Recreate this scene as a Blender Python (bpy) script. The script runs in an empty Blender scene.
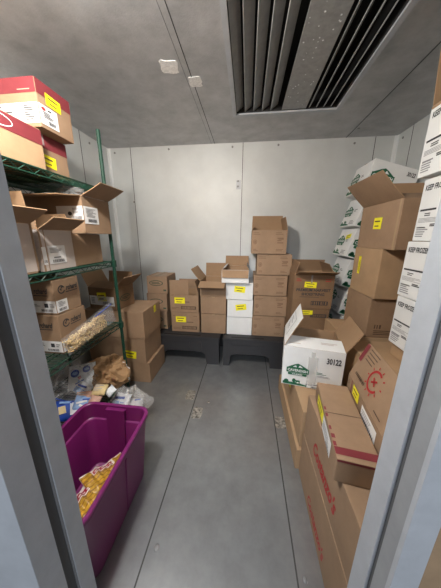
import bpy, bmesh, math, random
from mathutils import Vector, Matrix, Euler, noise
random.seed(7)
S = bpy.context.scene
COL = S.collection
R_ = math.radians

# ------------------------------------------------------------------ materials
MATS = {}
def mat(name, col, rough=.7, metal=0., var=.0, scale=8., bump=0., bscale=60., alpha=1., spec=.5, stretch=(1, 1, 1), var2=None):
    m = bpy.data.materials.new(name); m.use_nodes = True
    nt = m.node_tree; p = nt.nodes['Principled BSDF']
    p.inputs['Base Color'].default_value = (*col, 1)
    p.inputs['Roughness'].default_value = rough
    p.inputs['Metallic'].default_value = metal
    p.inputs['Specular IOR Level'].default_value = spec
    p.inputs['Alpha'].default_value = alpha
    if var or bump:
        tc = nt.nodes.new('ShaderNodeTexCoord'); mp = nt.nodes.new('ShaderNodeMapping')
        mp.inputs['Scale'].default_value = stretch
        nt.links.new(tc.outputs['Object'], mp.inputs['Vector'])
    if var:
        n = nt.nodes.new('ShaderNodeTexNoise'); n.inputs['Scale'].default_value = scale
        n.inputs['Detail'].default_value = 6; n.inputs['Roughness'].default_value = .65
        nt.links.new(mp.outputs['Vector'], n.inputs['Vector'])
        r = nt.nodes.new('ShaderNodeValToRGB')
        r.color_ramp.elements[0].position = .3; r.color_ramp.elements[1].position = .72
        lo = [c * (1 - var) for c in col]; hi = [min(1, c * (1 + var)) for c in (var2 or col)]
        r.color_ramp.elements[0].color = (*lo, 1); r.color_ramp.elements[1].color = (*hi, 1)
        nt.links.new(n.outputs['Fac'], r.inputs['Fac']); nt.links.new(r.outputs['Color'], p.inputs['Base Color'])
    if bump:
        n2 = nt.nodes.new('ShaderNodeTexNoise'); n2.inputs['Scale'].default_value = bscale; n2.inputs['Detail'].default_value = 3
        nt.links.new(mp.outputs['Vector'], n2.inputs['Vector'])
        b = nt.nodes.new('ShaderNodeBump'); b.inputs['Strength'].default_value = bump; b.inputs['Distance'].default_value = .004
        nt.links.new(n2.outputs['Fac'], b.inputs['Height']); nt.links.new(b.outputs['Normal'], p.inputs['Normal'])
    MATS[name] = m
    return m
mat('card', (.318, .207, .126), .8, var=.13, scale=5, bump=.15, bscale=40)
mat('card_tan', (.42, .275, .155), .8, var=.12, scale=5, bump=.15, bscale=40)
mat('card_grey', (.31, .205, .13), .8, var=.12, scale=5, bump=.15, bscale=40)
mat('card_dark', (.225, .135, .072), .8, var=.14, scale=6, bump=.15, bscale=40)
mat('card_in', (.35, .222, .125), .85, var=.10, scale=4)
mat('white_card', (.78, .79, .78), .65, var=.05, scale=4, bump=.1, bscale=30)
mat('liner', (.56, .49, .45), .75, var=.07, scale=5)
mat('red', (.20, .028, .036), .65, var=.1, scale=9)
mat('red_ink', (.42, .03, .03), .7)
mat('yellow', (.93, .84, .02), .5)
mat('label', (.82, .82, .82), .5)
mat('ink', (.035, .035, .04), .6)
mat('grey_ink', (.30, .30, .31), .7)
mat('brown_ink', (.10, .058, .035), .7)
mat('faint_ink', (.215, .125, .07), .7)
mat('green_ink', (.012, .12, .055), .65)
mat('dgreen_ink', (.05, .075, .045), .7)
mat('tape', (.44, .31, .19), .25, spec=.6)
mat('clear_tape', (.75, .75, .72), .15, alpha=.35)
mat('steel_wall', (.60, .625, .62), .55, metal=.25, var=.08, scale=2.2, bump=.22, bscale=130)
mat('steel_ceiling', (.44, .44, .445), .40, metal=.55, var=.20, scale=7, bump=.25, bscale=120)
mat('steel_floor', (.31, .32, .325), .30, metal=.6, var=.13, scale=9, bump=.10, bscale=25)
mat('frame', (.46, .48, .51), .48, metal=.35, var=.08, scale=14, bump=.05, bscale=90)
mat('frame_stop', (.30, .31, .32), .5, metal=.3, var=.1, scale=14)
mat('gasket', (.075, .076, .08), .6)
mat('outer_wall', (.27, .18, .105), .7, var=.15, scale=12)
mat('seam', (.05, .05, .05), .7)
mat('trim_white', (.75, .77, .77), .5, metal=.2)
mat('vent_metal', (.33, .33, .32), .5, metal=.3, var=.12, scale=20)
mat('vent_panel', (.33, .33, .32), .5, metal=.3, var=.15, scale=25)
mat('vent_dark', (.012, .012, .012), .8)
mat('frost', (.8, .82, .84), .4)
mat('foil', (.80, .79, .77), .5, metal=.1, var=.22, scale=60, bump=.4, bscale=150)
mat('patch', (.20, .19, .17), .35, metal=.5, var=.85, scale=45, var2=(.45,.43,.39), bump=.5, bscale=90)
mat('green_epoxy', (.008, .052, .032), .42, var=.15, scale=40)
mat('dark_plastic', (.030, .030, .033), .5, bump=.1, bscale=90)
mat('purple', (.18, .014, .12), .36, var=.05, scale=3, bump=.05, bscale=120)
mat('film', (.85, .86, .88), .16, bump=1., bscale=28, alpha=.15, spec=.8)
mat('film2', (.88, .88, .87), .18, bump=1., bscale=35, alpha=.24, spec=.8)
mat('kraft', (.37, .225, .11), .85, var=.12, scale=9, bump=.8, bscale=14)
mat('packet', (.80, .83, .87), .35, bump=.6, bscale=25)
mat('cream', (.78, .62, .32), .5, var=.15, scale=20)
mat('pink', (.55, .33, .25), .55, var=.2, scale=25)
mat('blue', (.015, .07, .42), .4)
mat('skyblue', (.25, .42, .75), .4)
mat('gold', (.55, .31, .03), .35, var=.35, scale=45, bump=.5, bscale=35)
mat('gold_dark', (.30, .14, .02), .4, var=.3, scale=45)
mat('pack_red', (.30, .015, .035), .4)
mat('pack_edge', (.75, .66, .62), .35)
mat('crumb', (.62, .45, .22), .7, var=.35, scale=60)
mat('bolt', (.20, .20, .2), .5)
mat('chrome', (.5, .5, .5), .25, metal=.9)
mat('groove_lip', (.25, .25, .26), .5, metal=.3)

# ------------------------------------------------------------------ helpers
def link(name, verts, faces, mats, parent=None, midx=None, smooth=False):
    me = bpy.data.meshes.new(name)
    me.from_pydata([tuple(v) for v in verts], [], faces)
    for m in mats: me.materials.append(MATS[m])
    if midx: me.polygons.foreach_set('material_index', midx)
    if smooth: me.polygons.foreach_set('use_smooth', [True] * len(me.polygons))
    me.update()
    o = bpy.data.objects.new(name, me); COL.objects.link(o)
    if parent: o.parent = parent
    return o
def link_bm(name, bm, mats, parent=None, smooth=False):
    me = bpy.data.meshes.new(name); bm.normal_update(); bm.to_mesh(me); bm.free()
    for m in mats: me.materials.append(MATS[m])
    if smooth: me.polygons.foreach_set('use_smooth', [True] * len(me.polygons))
    o = bpy.data.objects.new(name, me); COL.objects.link(o)
    if parent: o.parent = parent
    return o
class MB:
    """collects boxes, bars, prisms into one mesh"""
    def __init__(s): s.v = []; s.f = []; s.m = []
    def add(s, vs, fs, mi=0):
        b = len(s.v); s.v += [Vector(v) for v in vs]
        for f in fs: s.f.append(tuple(b + i for i in f)); s.m.append(mi)
    def box(s, a, b, mi=0):
        x0, y0, z0 = [min(p, q) for p, q in zip(a, b)]; x1, y1, z1 = [max(p, q) for p, q in zip(a, b)]
        s.add([(x0, y0, z0), (x1, y0, z0), (x1, y1, z0), (x0, y1, z0), (x0, y0, z1), (x1, y0, z1), (x1, y1, z1), (x0, y1, z1)],
              [(3, 2, 1, 0), (4, 5, 6, 7), (0, 1, 5, 4), (1, 2, 6, 5), (2, 3, 7, 6), (3, 0, 4, 7)], mi)
    def bar(s, a, b, r=.003, n=5, mi=0):
        a = Vector(a); b = Vector(b); d = (b - a).normalized()
        t = Vector((0, 0, 1)) if abs(d.z) < .9 else Vector((1, 0, 0))
        u = d.cross(t).normalized(); w = d.cross(u)
        vs = []
        for c in (a, b):
            for i in range(n):
                an = 2 * math.pi * i / n; vs.append(c + (u * math.cos(an) + w * math.sin(an)) * r)
        fs = [(i, (i + 1) % n, n + (i + 1) % n, n + i) for i in range(n)] + [tuple(range(n))[::-1], tuple(range(n, 2 * n))]
        s.add(vs, fs, mi)
    def prism(s, poly, o, u, v, n, t, mi=0):
        o = Vector(o); u = Vector(u); v = Vector(v); n = Vector(n)
        k = len(poly); A = [o + u * p[0] + v * p[1] for p in poly]; B = [q + n * t for q in A]
        s.add(A + B, [tuple(range(k))[::-1], tuple(range(k, 2 * k))] + [(i, (i + 1) % k, k + (i + 1) % k, k + i) for i in range(k)], mi)
    def build(s, name, mats, parent=None, smooth=False):
        if isinstance(mats, str): mats = [mats]
        return link(name, s.v, s.f, mats, parent, s.m, smooth)
def structure(o, parent=None):
    o['kind'] = 'structure'
    if parent: o.parent = parent; del o['kind']
    return o
def tag(o, label, cat, group=None, kind=None):
    o['label'] = label; o['category'] = cat
    if group: o['group'] = group
    if kind: o['kind'] = kind
    return o
def thing(name, label, cat, loc=(0, 0, 0), yaw=0, group=None, roll=0, pitch=0):
    o = bpy.data.objects.new(name, None); COL.objects.link(o)
    o.empty_display_size = .05
    o.location = loc; o.rotation_euler = Euler((R_(pitch), R_(roll), R_(yaw)), 'XYZ')
    return tag(o, label, cat, group)

# text -> 2D mesh
_T = {}
def textmesh(st, shear=0):
    k = (st, shear)
    if k in _T: return _T[k]
    c = bpy.data.curves.new('txt', 'FONT'); c.body = st; c.shear = shear; c.resolution_u = 2; c.offset = .03
    o = bpy.data.objects.new('txt', c); COL.objects.link(o)
    bpy.context.view_layer.update()
    me = bpy.data.meshes.new_from_object(o.evaluated_get(bpy.context.evaluated_depsgraph_get()))
    V = [(v.co.x, v.co.y) for v in me.vertices]; F = [tuple(p.vertices) for p in me.polygons]
    bpy.data.objects.remove(o); bpy.data.curves.remove(c); bpy.data.meshes.remove(me)
    x0 = min(v[0] for v in V); x1 = max(v[0] for v in V); y0 = min(v[1] for v in V); y1 = max(v[1] for v in V)
    V = [((a - x0) / (x1 - x0), (b - y0) / (y1 - y0)) for a, b in V]
    _T[k] = (V, F); return _T[k]

class Art:
    """flat print, labels, stickers laid on one face; frame = origin, u, v, normal; a, b in metres"""
    def __init__(s, fr): s.o, s.u, s.v, s.n = fr; s.mb = {}; s.V = []; s.F = []; s.M = []; s.mats = []
    def mi(s, m):
        if m not in s.mats: s.mats.append(m)
        return s.mats.index(m)
    def P(s, a, b, l): return s.o + s.u * a + s.v * b + s.n * (.0012 * (l + 1))
    def poly(s, pts, m, l=0):
        b = len(s.V); s.V += [s.P(x, y, l) for x, y in pts]; s.F.append(tuple(range(b, b + len(pts)))); s.M.append(s.mi(m)); return s
    def rect(s, a0, b0, a1, b1, m, l=0, rot=0):
        c = ((a0 + a1) / 2, (b0 + b1) / 2); cs, sn = math.cos(R_(rot)), math.sin(R_(rot))
        return s.poly([(c[0] + (x - c[0]) * cs - (y - c[1]) * sn, c[1] + (x - c[0]) * sn + (y - c[1]) * cs) for x, y in ((a0, b0), (a1, b0), (a1, b1), (a0, b1))], m, l)
    def disc(s, a, b, ra, rb, m, l=0, n=24): return s.poly([(a + ra * math.cos(2 * math.pi * i / n), b + rb * math.sin(2 * math.pi * i / n)) for i in range(n)], m, l)
    def ring(s, a, b, ra, rb, t, m, l=0, n=24, a0=0, a1=360):
        for i in range(n):
            p, q = [R_(a0 + (a1 - a0) * k / n) for k in (i, i + 1)]
            s.poly([(a + ra * math.cos(p), b + rb * math.sin(p)), (a + ra * math.cos(q), b + rb * math.sin(q)),
                    (a + (ra - t) * math.cos(q), b + (rb - t) * math.sin(q)), (a + (ra - t) * math.cos(p), b + (rb - t) * math.sin(p))], m, l)
        return s
    def text(s, st, a0, b0, a1, b1, m, l=0, shear=0, rot=0):
        V, F = textmesh(st, shear); b = len(s.V); k = s.mi(m)
        w, h = a1 - a0, b1 - b0; cs, sn = math.cos(R_(rot)), math.sin(R_(rot))
        for x, y in V: s.V.append(s.P(a0 + x * w * cs - y * h * sn, b0 + x * w * sn + y * h * cs, l))
        for f in F: s.F.append(tuple(b + i for i in f)); s.M.append(k)
        return s
    def lines(s, a0, b0, a1, b1, n, m, l=0, fill=.5):
        h = (b1 - b0) / n
        for i in range(n):
            e = a0 + (a1 - a0) * random.uniform(.55, 1)
            s.rect(a0, b1 - (i + 1) * h + h * (1 - fill) / 2, e, b1 - i * h - h * (1 - fill) / 2, m, l)
        return s
    def bars(s, a0, b0, a1, b1, n, m, l=0):
        w = (a1 - a0) / n
        for i in range(n): s.rect(a0 + i * w, b0, a0 + (i + random.uniform(.35, .75)) * w, b1, m, l)
        return s
    def sticker(s, a0, b0, a1, b1, rot=0):
        """yellow date sticker with faint dark print"""
        s.rect(a0, b0, a1, b1, 'yellow', 1, rot)
        w, h = a1 - a0, b1 - b0
        if w >= h:
            s.rect(a0 + .12 * w, b0 + .62 * h, a0 + .8 * w, b0 + .74 * h, 'brown_ink', 2, rot); s.rect(a0 + .2 * w, b0 + .22 * h, a0 + .7 * w, b0 + .32 * h, 'brown_ink', 2, rot)
        else:
            s.rect(a0 + .62 * w, b0 + .12 * h, a0 + .74 * w, b0 + .8 * h, 'brown_ink', 2, rot); s.rect(a0 + .25 * w, b0 + .2 * h, a0 + .34 * w, b0 + .7 * h, 'brown_ink', 2, rot)
        return s
    def build(s, name, parent, label=None):
        o = link(name, s.V, s.F, s.mats, parent, s.M)
        if label: o['label'] = label
        return o

NRM = {'front': (0, -1, 0), 'back': (0, 1, 0), 'left': (-1, 0, 0), 'right': (1, 0, 0)}
class Carton:
    def __init__(s, label, loc, w, d, h, yaw=0, roll=0, pitch=0, m='card', mi='card_in', opened=False, group=None, name='cardboard_carton', cat='box', flaps=None, seam='x', tape=True, t=.005):
        s.w, s.d, s.h = w, d, h
        s.root = thing(name, label, cat, loc, yaw, group, roll, pitch)
        mb = MB(); W, D = w / 2, d / 2
        j = lambda: random.uniform(-.0007, .0007)
        if opened:
            o = [(-W, -D), (W, -D), (W, D), (-W, D)]; i = [(-W + t, -D + t), (W - t, -D + t), (W - t, D - t), (-W + t, D - t)]
            vs = [(x, y, 0) for x, y in o] + [(x + j(), y + j(), h) for x, y in o]
            vs += [(x, y, t) for x, y in i] + [(vs[4 + k][0] + (i[k][0] - o[k][0]), vs[4 + k][1] + (i[k][1] - o[k][1]), h) for k in range(4)]
            mb.add(vs, [(3, 2, 1, 0)] + [(k, (k + 1) % 4, 4 + (k + 1) % 4, 4 + k) for k in range(4)], 0)
            b = 0
            for f in [(8, 9, 10, 11)] + [(8 + (k + 1) % 4, 8 + k, 12 + k, 12 + (k + 1) % 4) for k in range(4)]: mb.f.append(f); mb.m.append(1)
            for k in range(4): mb.f.append((4 + k, 4 + (k + 1) % 4, 12 + (k + 1) % 4, 12 + k)); mb.m.append(1)
            mb.build('body', [m, mi], s.root)
        else:
            bm = bmesh.new(); bmesh.ops.create_cube(bm, size=1)
            for v in bm.verts: v.co = Vector((v.co.x * w + j(), v.co.y * d + j(), (v.co.z + .5) * h))
            bmesh.ops.bevel(bm, geom=list(bm.edges), offset=.0045, segments=2, affect='EDGES', profile=.6)
            link_bm('body', bm, [m], s.root)
            if tape:
                a = Art(s.fr('top'))
                if seam == 'x':
                    a.rect(0.004, d / 2 - .0015, w - .004, d / 2 + .0015, 'brown_ink', 0); a.rect(0, d / 2 - .025, w, d / 2 + .025, 'tape', 1); a.rect(0.004, d / 2 - .001, w - .004, d / 2 + .001, 'faint_ink', 2)
                else:
                    a.rect(w / 2 - .0015, .004, w / 2 + .0015, d - .004, 'brown_ink', 0); a.rect(w / 2 - .025, 0, w / 2 + .025, d, 'tape', 1); a.rect(w / 2 - .001, .004, w / 2 + .001, d - .004, 'faint_ink', 2)
                a.build('tape', s.root)
        s.flaps = {}
        for side, sp in (flaps or {}).items(): s.flap(side, *sp, m=m, mi=mi)
    def flap(s, side, ang, ln=None, m='card', mi='card_in', frac=(0, 1), skew=0.):
        n = Vector(NRM[side]); z = Vector((0, 0, 1)); u = z.cross(n)
        L = s.w if side in ('front', 'back') else s.d
        if ln is None: ln = (s.d if side in ('front', 'back') else s.w) / 2
        a = R_(ang); d = n * (-math.cos(a)) + z * math.sin(a); out = n * math.sin(a) + z * math.cos(a)
        hinge = n * ((s.d if side in ('front', 'back') else s.w) / 2) + z * s.h
        o = hinge - u * L / 2
        t = .0045; a0, a1 = frac[0] * L + .003, frac[1] * L - .003
        P = [(a0, .002), (a1, .002), (a1 - .004 + skew, ln), (a0 + .004 + skew, ln)]
        # a slight bow across the flap
        k = 4; V = []; F = []; M = []
        for side_ in (0, 1):
            for i in range(k + 1):
                f = i / k; bow = .0022 * math.sin(math.pi * f)
                for x0, x1 in ((P[0][0], P[3][0]), (P[1][0], P[2][0])):
                    V.append(o + u * (x0 + (x1 - x0) * f) + d * (.002 + (ln - .002) * f) + out * (bow - t * side_))
        nn = 2 * (k + 1)
        for i in range(k):
            A, B, C, D_ = 2 * i, 2 * i + 1, 2 * i + 3, 2 * i + 2
            F.append((A, B, C, D_)); M.append(0)
            F.append((nn + D_, nn + C, nn + B, nn + A)); M.append(1)
            F.append((B, nn + B, nn + C, C)); M.append(1); F.append((D_, nn + D_, nn + A, A)); M.append(1)
        F.append((0, nn, nn + 1, 1)); M.append(1); F.append((nn - 2, nn - 1, 2 * nn - 1, 2 * nn - 2)); M.append(1)
        ob = link('flap', V, F, [m, mi], s.root, M)
        s.flaps[side] = (ob, (o + out * .003, u, d, out), (o + u * L - out * .006, -u, d, -out), L, ln)
        return ob
    def fr(s, f):
        W, D, h = s.w / 2, s.d / 2, s.h
        return {'front': (Vector((-W, -D, 0)), Vector((1, 0, 0)), Vector((0, 0, 1)), Vector((0, -1, 0))),
                'right': (Vector((W, -D, 0)), Vector((0, 1, 0)), Vector((0, 0, 1)), Vector((1, 0, 0))),
                'left': (Vector((-W, D, 0)), Vector((0, -1, 0)), Vector((0, 0, 1)), Vector((-1, 0, 0))),
                'back': (Vector((W, D, 0)), Vector((-1, 0, 0)), Vector((0, 0, 1)), Vector((0, 1, 0))),
                'top': (Vector((-W, -D, h)), Vector((1, 0, 0)), Vector((0, 1, 0)), Vector((0, 0, 1)))}[f]
    def art(s, f): return Art(s.fr(f))
def span(x0, x1, y0, y1, z): return ((x0 + x1) / 2, (y0 + y1) / 2, z), x1 - x0, y1 - y0
def C(label, x0, x1, y0, y1, z0, z1, **k):
    loc, w, d = span(x0, x1, y0, y1, z0)
    return Carton(label, loc, w, d, z1 - z0, **k)

# ------------------------------------------------------------------ room shell
XL, XR, YB, ZC, YF = -1.68, 1.49, 2.75, 2.465, .38
JL, JR = -.434, .286
def slab(name, a, b, m): 
    mb = MB(); mb.box(a, b); return structure(mb.build(name, m))
floor = slab('floor', (XL - .1, -2.6, -.08), (XR + .1, YB + .1, 0), 'steel_floor')
ceil_b = MB()
VX0, VX1, VY0, VY1 = -.128, .675, .75, 2.165
ceil_b.box((XL - .1, YF - .1, ZC), (VX0, YB + .1, ZC + .3)); ceil_b.box((VX1, YF - .1, ZC), (XR + .1, YB + .1, ZC + .3))
ceil_b.box((VX0, VY1, ZC), (VX1, YB + .1, ZC + .3)); ceil_b.box((VX0, YF - .1, ZC), (VX1, VY0, ZC + .3))
ceiling = structure(ceil_b.build('ceiling', 'steel_ceiling'))
wall_back = slab('wall_back', (XL - .1, YB, 0), (XR + .1, YB + .1, ZC), 'steel_wall')
wall_left = slab('wall_left', (XL - .1, YF, 0), (XL, YB, ZC), 'steel_wall')
wall_right = slab('wall_right', (XR, YF, 0), (XR + .1, YB, ZC), 'steel_wall')
wf = MB(); wf.box((XL - .1, .30, 0), (JL - .06, YF, ZC)); wf.box((JR + .0465, .30, 0), (XR + .1, YF, ZC)); wf.box((JL - .06, .31, 2.02), (JR + .06, YF, ZC))
structure(wf.build('wall_front', 'outer_wall'))
# door frames: reveal band, gasket groove, stop, face
j = MB(); j.box((JL - .1, .337, 0), (JL, .381, 2.0), 0); j.box((JL - .1, .306, 0), (JL - .007, .337, 2.0), 1)
j.box((JL - .002 - .012, .333, 0), (JL - .003, .337, 2.0), 2)
j.box((JL - .1, .254, 0), (JL, .306, 2.0), 0); j.box((JL - .32, .2535, 0), (JL - .0005, .27, 2.0), 0)
structure(j.build('trim_1', ['frame', 'gasket', 'groove_lip']))
j = MB(); j.box((JR, .343, 0), (JR + .1, .389, 2.0), 0); j.box((JR + .006, .312, 0), (JR + .046, .343, 2.0), 1); j.box((JR + .001, .293, 0), (JR + .046, .330, 2.0), 2)
j.box((JR + .0005, .291, 0), (JR + .046, .30, 2.0), 0)
structure(j.build('trim_2', ['frame', 'gasket', 'frame_stop']))
j = MB(); j.box((JL - .1, .254, 2.0), (JR + .1, .389, 2.05)); structure(j.build('trim_3', 'frame'))
# seams and corner trims
def seam(mb, a, b): mb.box(a, b)
k = 4
def trim(boxes, m, parent=None):
    global k
    mb = MB()
    for a, b in boxes: mb.box(a, b)
    o = mb.build('trim_%d' % k, m); k += 1
    return structure(o, parent)
trim([((-.432, YF, 0), (-.425, YB, .0012))], 'seam'); trim([((.264, YF, 0), (.271, YB, .0012))], 'seam')
trim([((-.438, YF, ZC - .0012), (-.435, YB, ZC))], 'bolt'); trim([((-.402, YF, ZC - .0012), (-.397, YB, ZC))], 'seam'); trim([((.985, YF, ZC - .0012), (.992, YB, ZC))], 'seam')
trim([((x, YB - .0012, 0), (x + .006, YB, ZC))for x in (-1.405, -.086, 1.277)], 'seam')
trim([((XR - .0012, 2.525, 0), (XR, 2.531, ZC)), ((XR - .0012, 1.3, 0), (XR, 1.306, ZC))], 'seam')
trim([((XL, y, 0), (XL + .0012, y + .006, ZC)) for y in (1.02, 2.28)], 'seam')
trim([((XL, YB - .03, 0), (XL + .004, YB, ZC)), ((XL, YB - .004, 0), (XL + .03, YB, ZC))], 'trim_white')
trim([((XR - .004, YB - .03, 0), (XR, YB, ZC)), ((XR - .03, YB - .004, 0), (XR, YB, ZC))], 'trim_white')
def cap(p, n, r=.011, parent=None, m='bolt'):
    mb = MB(); p = Vector(p); n = Vector(n); mb.bar(p - n * .001, p + n * .004, r, 12)
    o = mb.build('bolt_cap', m, parent); return o
for x, z in ((-1.60, 2.415), (-.935, 2.43), (-.20, 2.425), (.30, 2.425), (1.08, 2.41), (-1.41, 1.87), (-.13, 2.075), (-.13, 2.02)):
    cap((x, YB, z), (0, -1, 0), parent=wall_back)
cap((XR, 2.66, 2.41), (-1, 0, 0), parent=wall_right); cap((XL, 2.42, 2.40), (1, 0, 0), parent=wall_left)
cap((1.02, 2.55, ZC), (0, 0, -1), parent=ceiling)
mb = MB(); mb.box((-.150, YB - .003, 1.99), (-.098, YB, 2.085)); mb.build('latch_plate', 'frame', wall_back)
mb = MB(); mb.box((XL, 2.12, 1.86), (XL + .003, 2.2, 1.98)); mb.box((XL, 2.36, 1.80), (XL + .003, 2.43, 1.92)); mb.build('latch_plate', 'steel_ceiling', wall_left)

# ceiling foil patches, floor patches, floor plug
def ragged(name, c, w, h, rot, z, up, m, label, cat):
    pts = []
    for i in range(20):
        a = 2 * math.pi * i / 20; q = max(abs(math.cos(a)), abs(math.sin(a))); r = 1 / q * random.uniform(.86, 1.06)
        x, y = r * math.cos(a) * w / 2, r * math.sin(a) * h / 2
        pts.append((c[0] + x * math.cos(rot) - y * math.sin(rot), c[1] + x * math.sin(rot) + y * math.cos(rot)))
    mb = MB(); mb.prism(pts, (0, 0, z), (1, 0, 0), (0, 1, 0), (0, 0, up), .0022)
    return tag(mb.build(name, m), label, cat)
ragged('foil_patch', (-.515, 1.60), .115, .11, .2, ZC, -1, 'foil', 'square of crinkled foil tape on the ceiling, left of the ceiling seam', 'tape patch')
ragged('foil_patch', (-.385, 1.745), .09, .105, .1, ZC, -1, 'foil', 'square of foil tape on the ceiling, right beside the ceiling seam', 'tape patch')
ragged('floor_patch', (-.485, 1.71), .085, .13, 0, 0, 1, 'patch', 'worn metal lock patch on the floor, left of the left floor seam', 'floor fitting')
ragged('floor_patch', (-.375, 1.505), .085, .12, 0, 0, 1, 'patch', 'worn metal lock patch on the floor, right of the left floor seam', 'floor fitting')
ragged('floor_patch', (.315, 1.49), .085, .12, 0, 0, 1, 'patch', 'worn metal lock patch on the floor beside the tan cartons on the right', 'floor fitting')
def dome(name, c, r, hgt, m, label, cat):
    bm = bmesh.new(); bmesh.ops.create_uvsphere(bm, u_segments=16, v_segments=8, radius=1)
    for v in bm.verts: v.co = Vector((v.co.x * r, v.co.y * r * 1.2, max(v.co.z, -.05) * hgt))
    o = link_bm(name, bm, [m], None, True); o.location = c
    return tag(o, label, cat)
dome('floor_plug', (-.385, .665, .0005), .013, .006, 'bolt', 'small round plug in the floor near the doorway, beside the left seam', 'plug')
dome('floor_plug', (.30, .645, .0005), .011, .007, 'bolt', 'small round plug in the floor beside the right floor seam', 'plug')
dome('floor_stud', (-.30, 1.64, .0005), .011, .005, 'chrome', 'small shiny metal stud in the floor, right of the two lock patches', 'stud')

# ------------------------------------------------------------------ evaporator grille in the ceiling
vent = thing('evaporator_grille', 'large dark metal louvred cooling grille set in the ceiling', 'vent', (0, 0, ZC))
mb = MB(); fw = .03
for a, b in (((VX0 - fw, VY0 - fw, -.012), (VX0, VY1 + fw, .002)), ((VX1, VY0 - fw, -.012), (VX1 + fw, VY1 + fw, .002)), ((VX0, VY1, -.012), (VX1, VY1 + fw, .002)), ((VX0, VY0 - fw, -.012), (VX1, VY0, .002))): mb.box(a, b)
mb.build('grille_frame', 'frame', vent)
mb = MB(); e = .001
mb.box((VX0 + e, VY0 + e, .27), (VX1 - e, VY1 - e, .28)); mb.box((VX0 + e, VY0 + e, 0), (VX0 + .004, VY1 - e, .27)); mb.box((VX1 - .004, VY0 + e, 0), (VX1 - e, VY1 - e, .27)); mb.box((VX0 + e, VY1 - .004, 0.001), (VX1 - e, VY1 - e, .27)); mb.box((VX0 + e, VY0 + e, 0.001), (VX1 - e, VY0 + .004, .27))
mb.build('plenum', 'vent_dark', vent)
mb = MB(); mb.box((.245, VY0 + .005, .004), (.435, VY1 - .005, .012)); 
for i in range(60):
    x, y, r = random.uniform(.26, .42), random.uniform(VY0 + .1, VY1 - .05), random.uniform(.0015, .005)
    mb.bar((x, y, .0035), (x, y, .005), r, 7, 1)
mb.build('grille_panel', ['vent_panel', 'frost'], vent)
def blade(x, wid, ang, parent=vent):
    a = R_(ang); dx, dz = wid * math.cos(a), wid * math.sin(a)
    mb = MB(); mb.prism([(0, 0), (dx, dz), (dx - .004, dz + .003), (-.004, .003)], (x, VY0 + .005, .006), (1, 0, 0), (0, 0, 1), (0, 1, 0), VY1 - VY0 - .010)
    mb.build('louvre', 'vent_metal', parent)
for i in range(5): blade(-.124 + i * .0700, .066, 36)
for i in range(4): blade(.462 + i * .056, .052, 56)

# ------------------------------------------------------------------ green wire shelving unit
SH = (1.785, 1.265, .745, .20)
PX0, PX1, PY0, PY1 = -1.60, -1.05, .43, 1.62
unit = thing('wire_shelving_unit', 'green epoxy wire shelving unit along the left wall', 'shelf', ((PX0 + PX1) / 2, (PY0 + PY1) / 2, 0))
off = unit.location
def post(x, y, h):
    mb = MB(); mb.bar((x, y, .02), (x, y, h), .0125, 14)
    z = .1
    while z < h - .02:
        mb.bar((x, y, z), (x, y, z + .004), .0138, 14); z += .0254 * 2
    mb.bar((x, y, 0), (x, y, .025), .017, 12)
    for q in SH: mb.bar((x, y, q - .045), (x, y, q + .004), .021, 12)
    for i in range(len(mb.v)): mb.v[i] = mb.v[i] - off
    mb.build('post', 'green_epoxy', unit)
for x in (PX0, PX1):
    for y in (PY0, PY1): post(x, y, 2.165)
for q in SH:
    mb = MB(); x0, x1, y0, y1 = PX0, PX1, PY0, PY1
    for dz, r in ((-.004, .0045), (-.038, .004)):
        for a, b in (((x1, y0), (x1, y1)), ((x0, y0), (x0, y1)), ((x0, y0), (x1, y0)), ((x0, y1), (x1, y1))): mb.bar((*a, q + dz), (*b, q + dz), r, 6)
    n = 30
    for i in range(n):
        for x in (x0, x1):
            ya, yb = y0 + (y1 - y0) * i / n, y0 + (y1 - y0) * (i + 1) / n
            za, zb = (q - .006, q - .036) if i % 2 else (q - .036, q - .006)
            mb.bar((x, ya, za), (x, yb, zb), .0025, 4)
    n = 14
    for i in range(n):
        for y in (y0, y1):
            xa, xb = x0 + (x1 - x0) * i / n, x0 + (x1 - x0) * (i + 1) / n
            za, zb = (q - .006, q - .036) if i % 2 else (q - .036, q - .006)
            mb.bar((xa, y, za), (xb, y, zb), .0025, 4)
    n = 48
    for i in range(1, n): y = y0 + (y1 - y0) * i / n; mb.bar((x0, y, q - .003), (x1, y, q - .003), .0027, 4)
    for i in range(1, 4): x = x0 + (x1 - x0) * i / 4; mb.bar((x, y0, q - .010), (x, y1, q - .010), .004, 5); mb.bar((x, y0, q - .036), (x, y1, q - .036), .003, 4)
    for i in range(len(mb.v)): mb.v[i] = mb.v[i] - off
    mb.build('wire_shelf', 'green_epoxy', unit)

# ---- cartons on the top shelf
G1 = 'red-banded cartons on the top shelf'
b = C('orange-brown carton with red band, nearest on the top shelf', -1.50, -1.07, .70, 1.165, 1.787, 1.978, m='card_tan', group=G1, tape=False)
b.art('right').rect(.001, .118, .464, .187, 'red').ring(.245, .152, .075, .026, .004, 'label', 1).lines(.205, .146, .285, .158, 1, 'label', 1).build('lettering', b.root)
b2 = C('shaded red-banded carton behind the near one under the top box', -1.52, -1.135, 1.185, 1.40, 1.787, 1.995, m='card', group=G1, tape=False)
b2.art('right').rect(.001, .135, .214, .205, 'red').build('red_band', b2.root)
b2.art('right').rect(.015, .15, .06, .207, 'clear_tape', 1).build('tape', b2.root)
b2.art('right').sticker(.005, .045, .12, .105, -4).sticker(.003, .09, .045, .12, 0).build('price_sticker', b2.root)
b3 = C('red-topped carton with white label and yellow sticker, highest on left', -1.55, -1.07, 1.18, 1.40, 1.998, 2.215, m='card', group=G1, tape=False)
b3.art('front').rect(.001, .15, .479, .215, 'red').lines(.38, .16, .45, .168, 1, 'pink', 1).build('red_band', b3.root)
b3.art('right').rect(.001, .15, .219, .215, 'red').build('red_band', b3.root)
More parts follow.
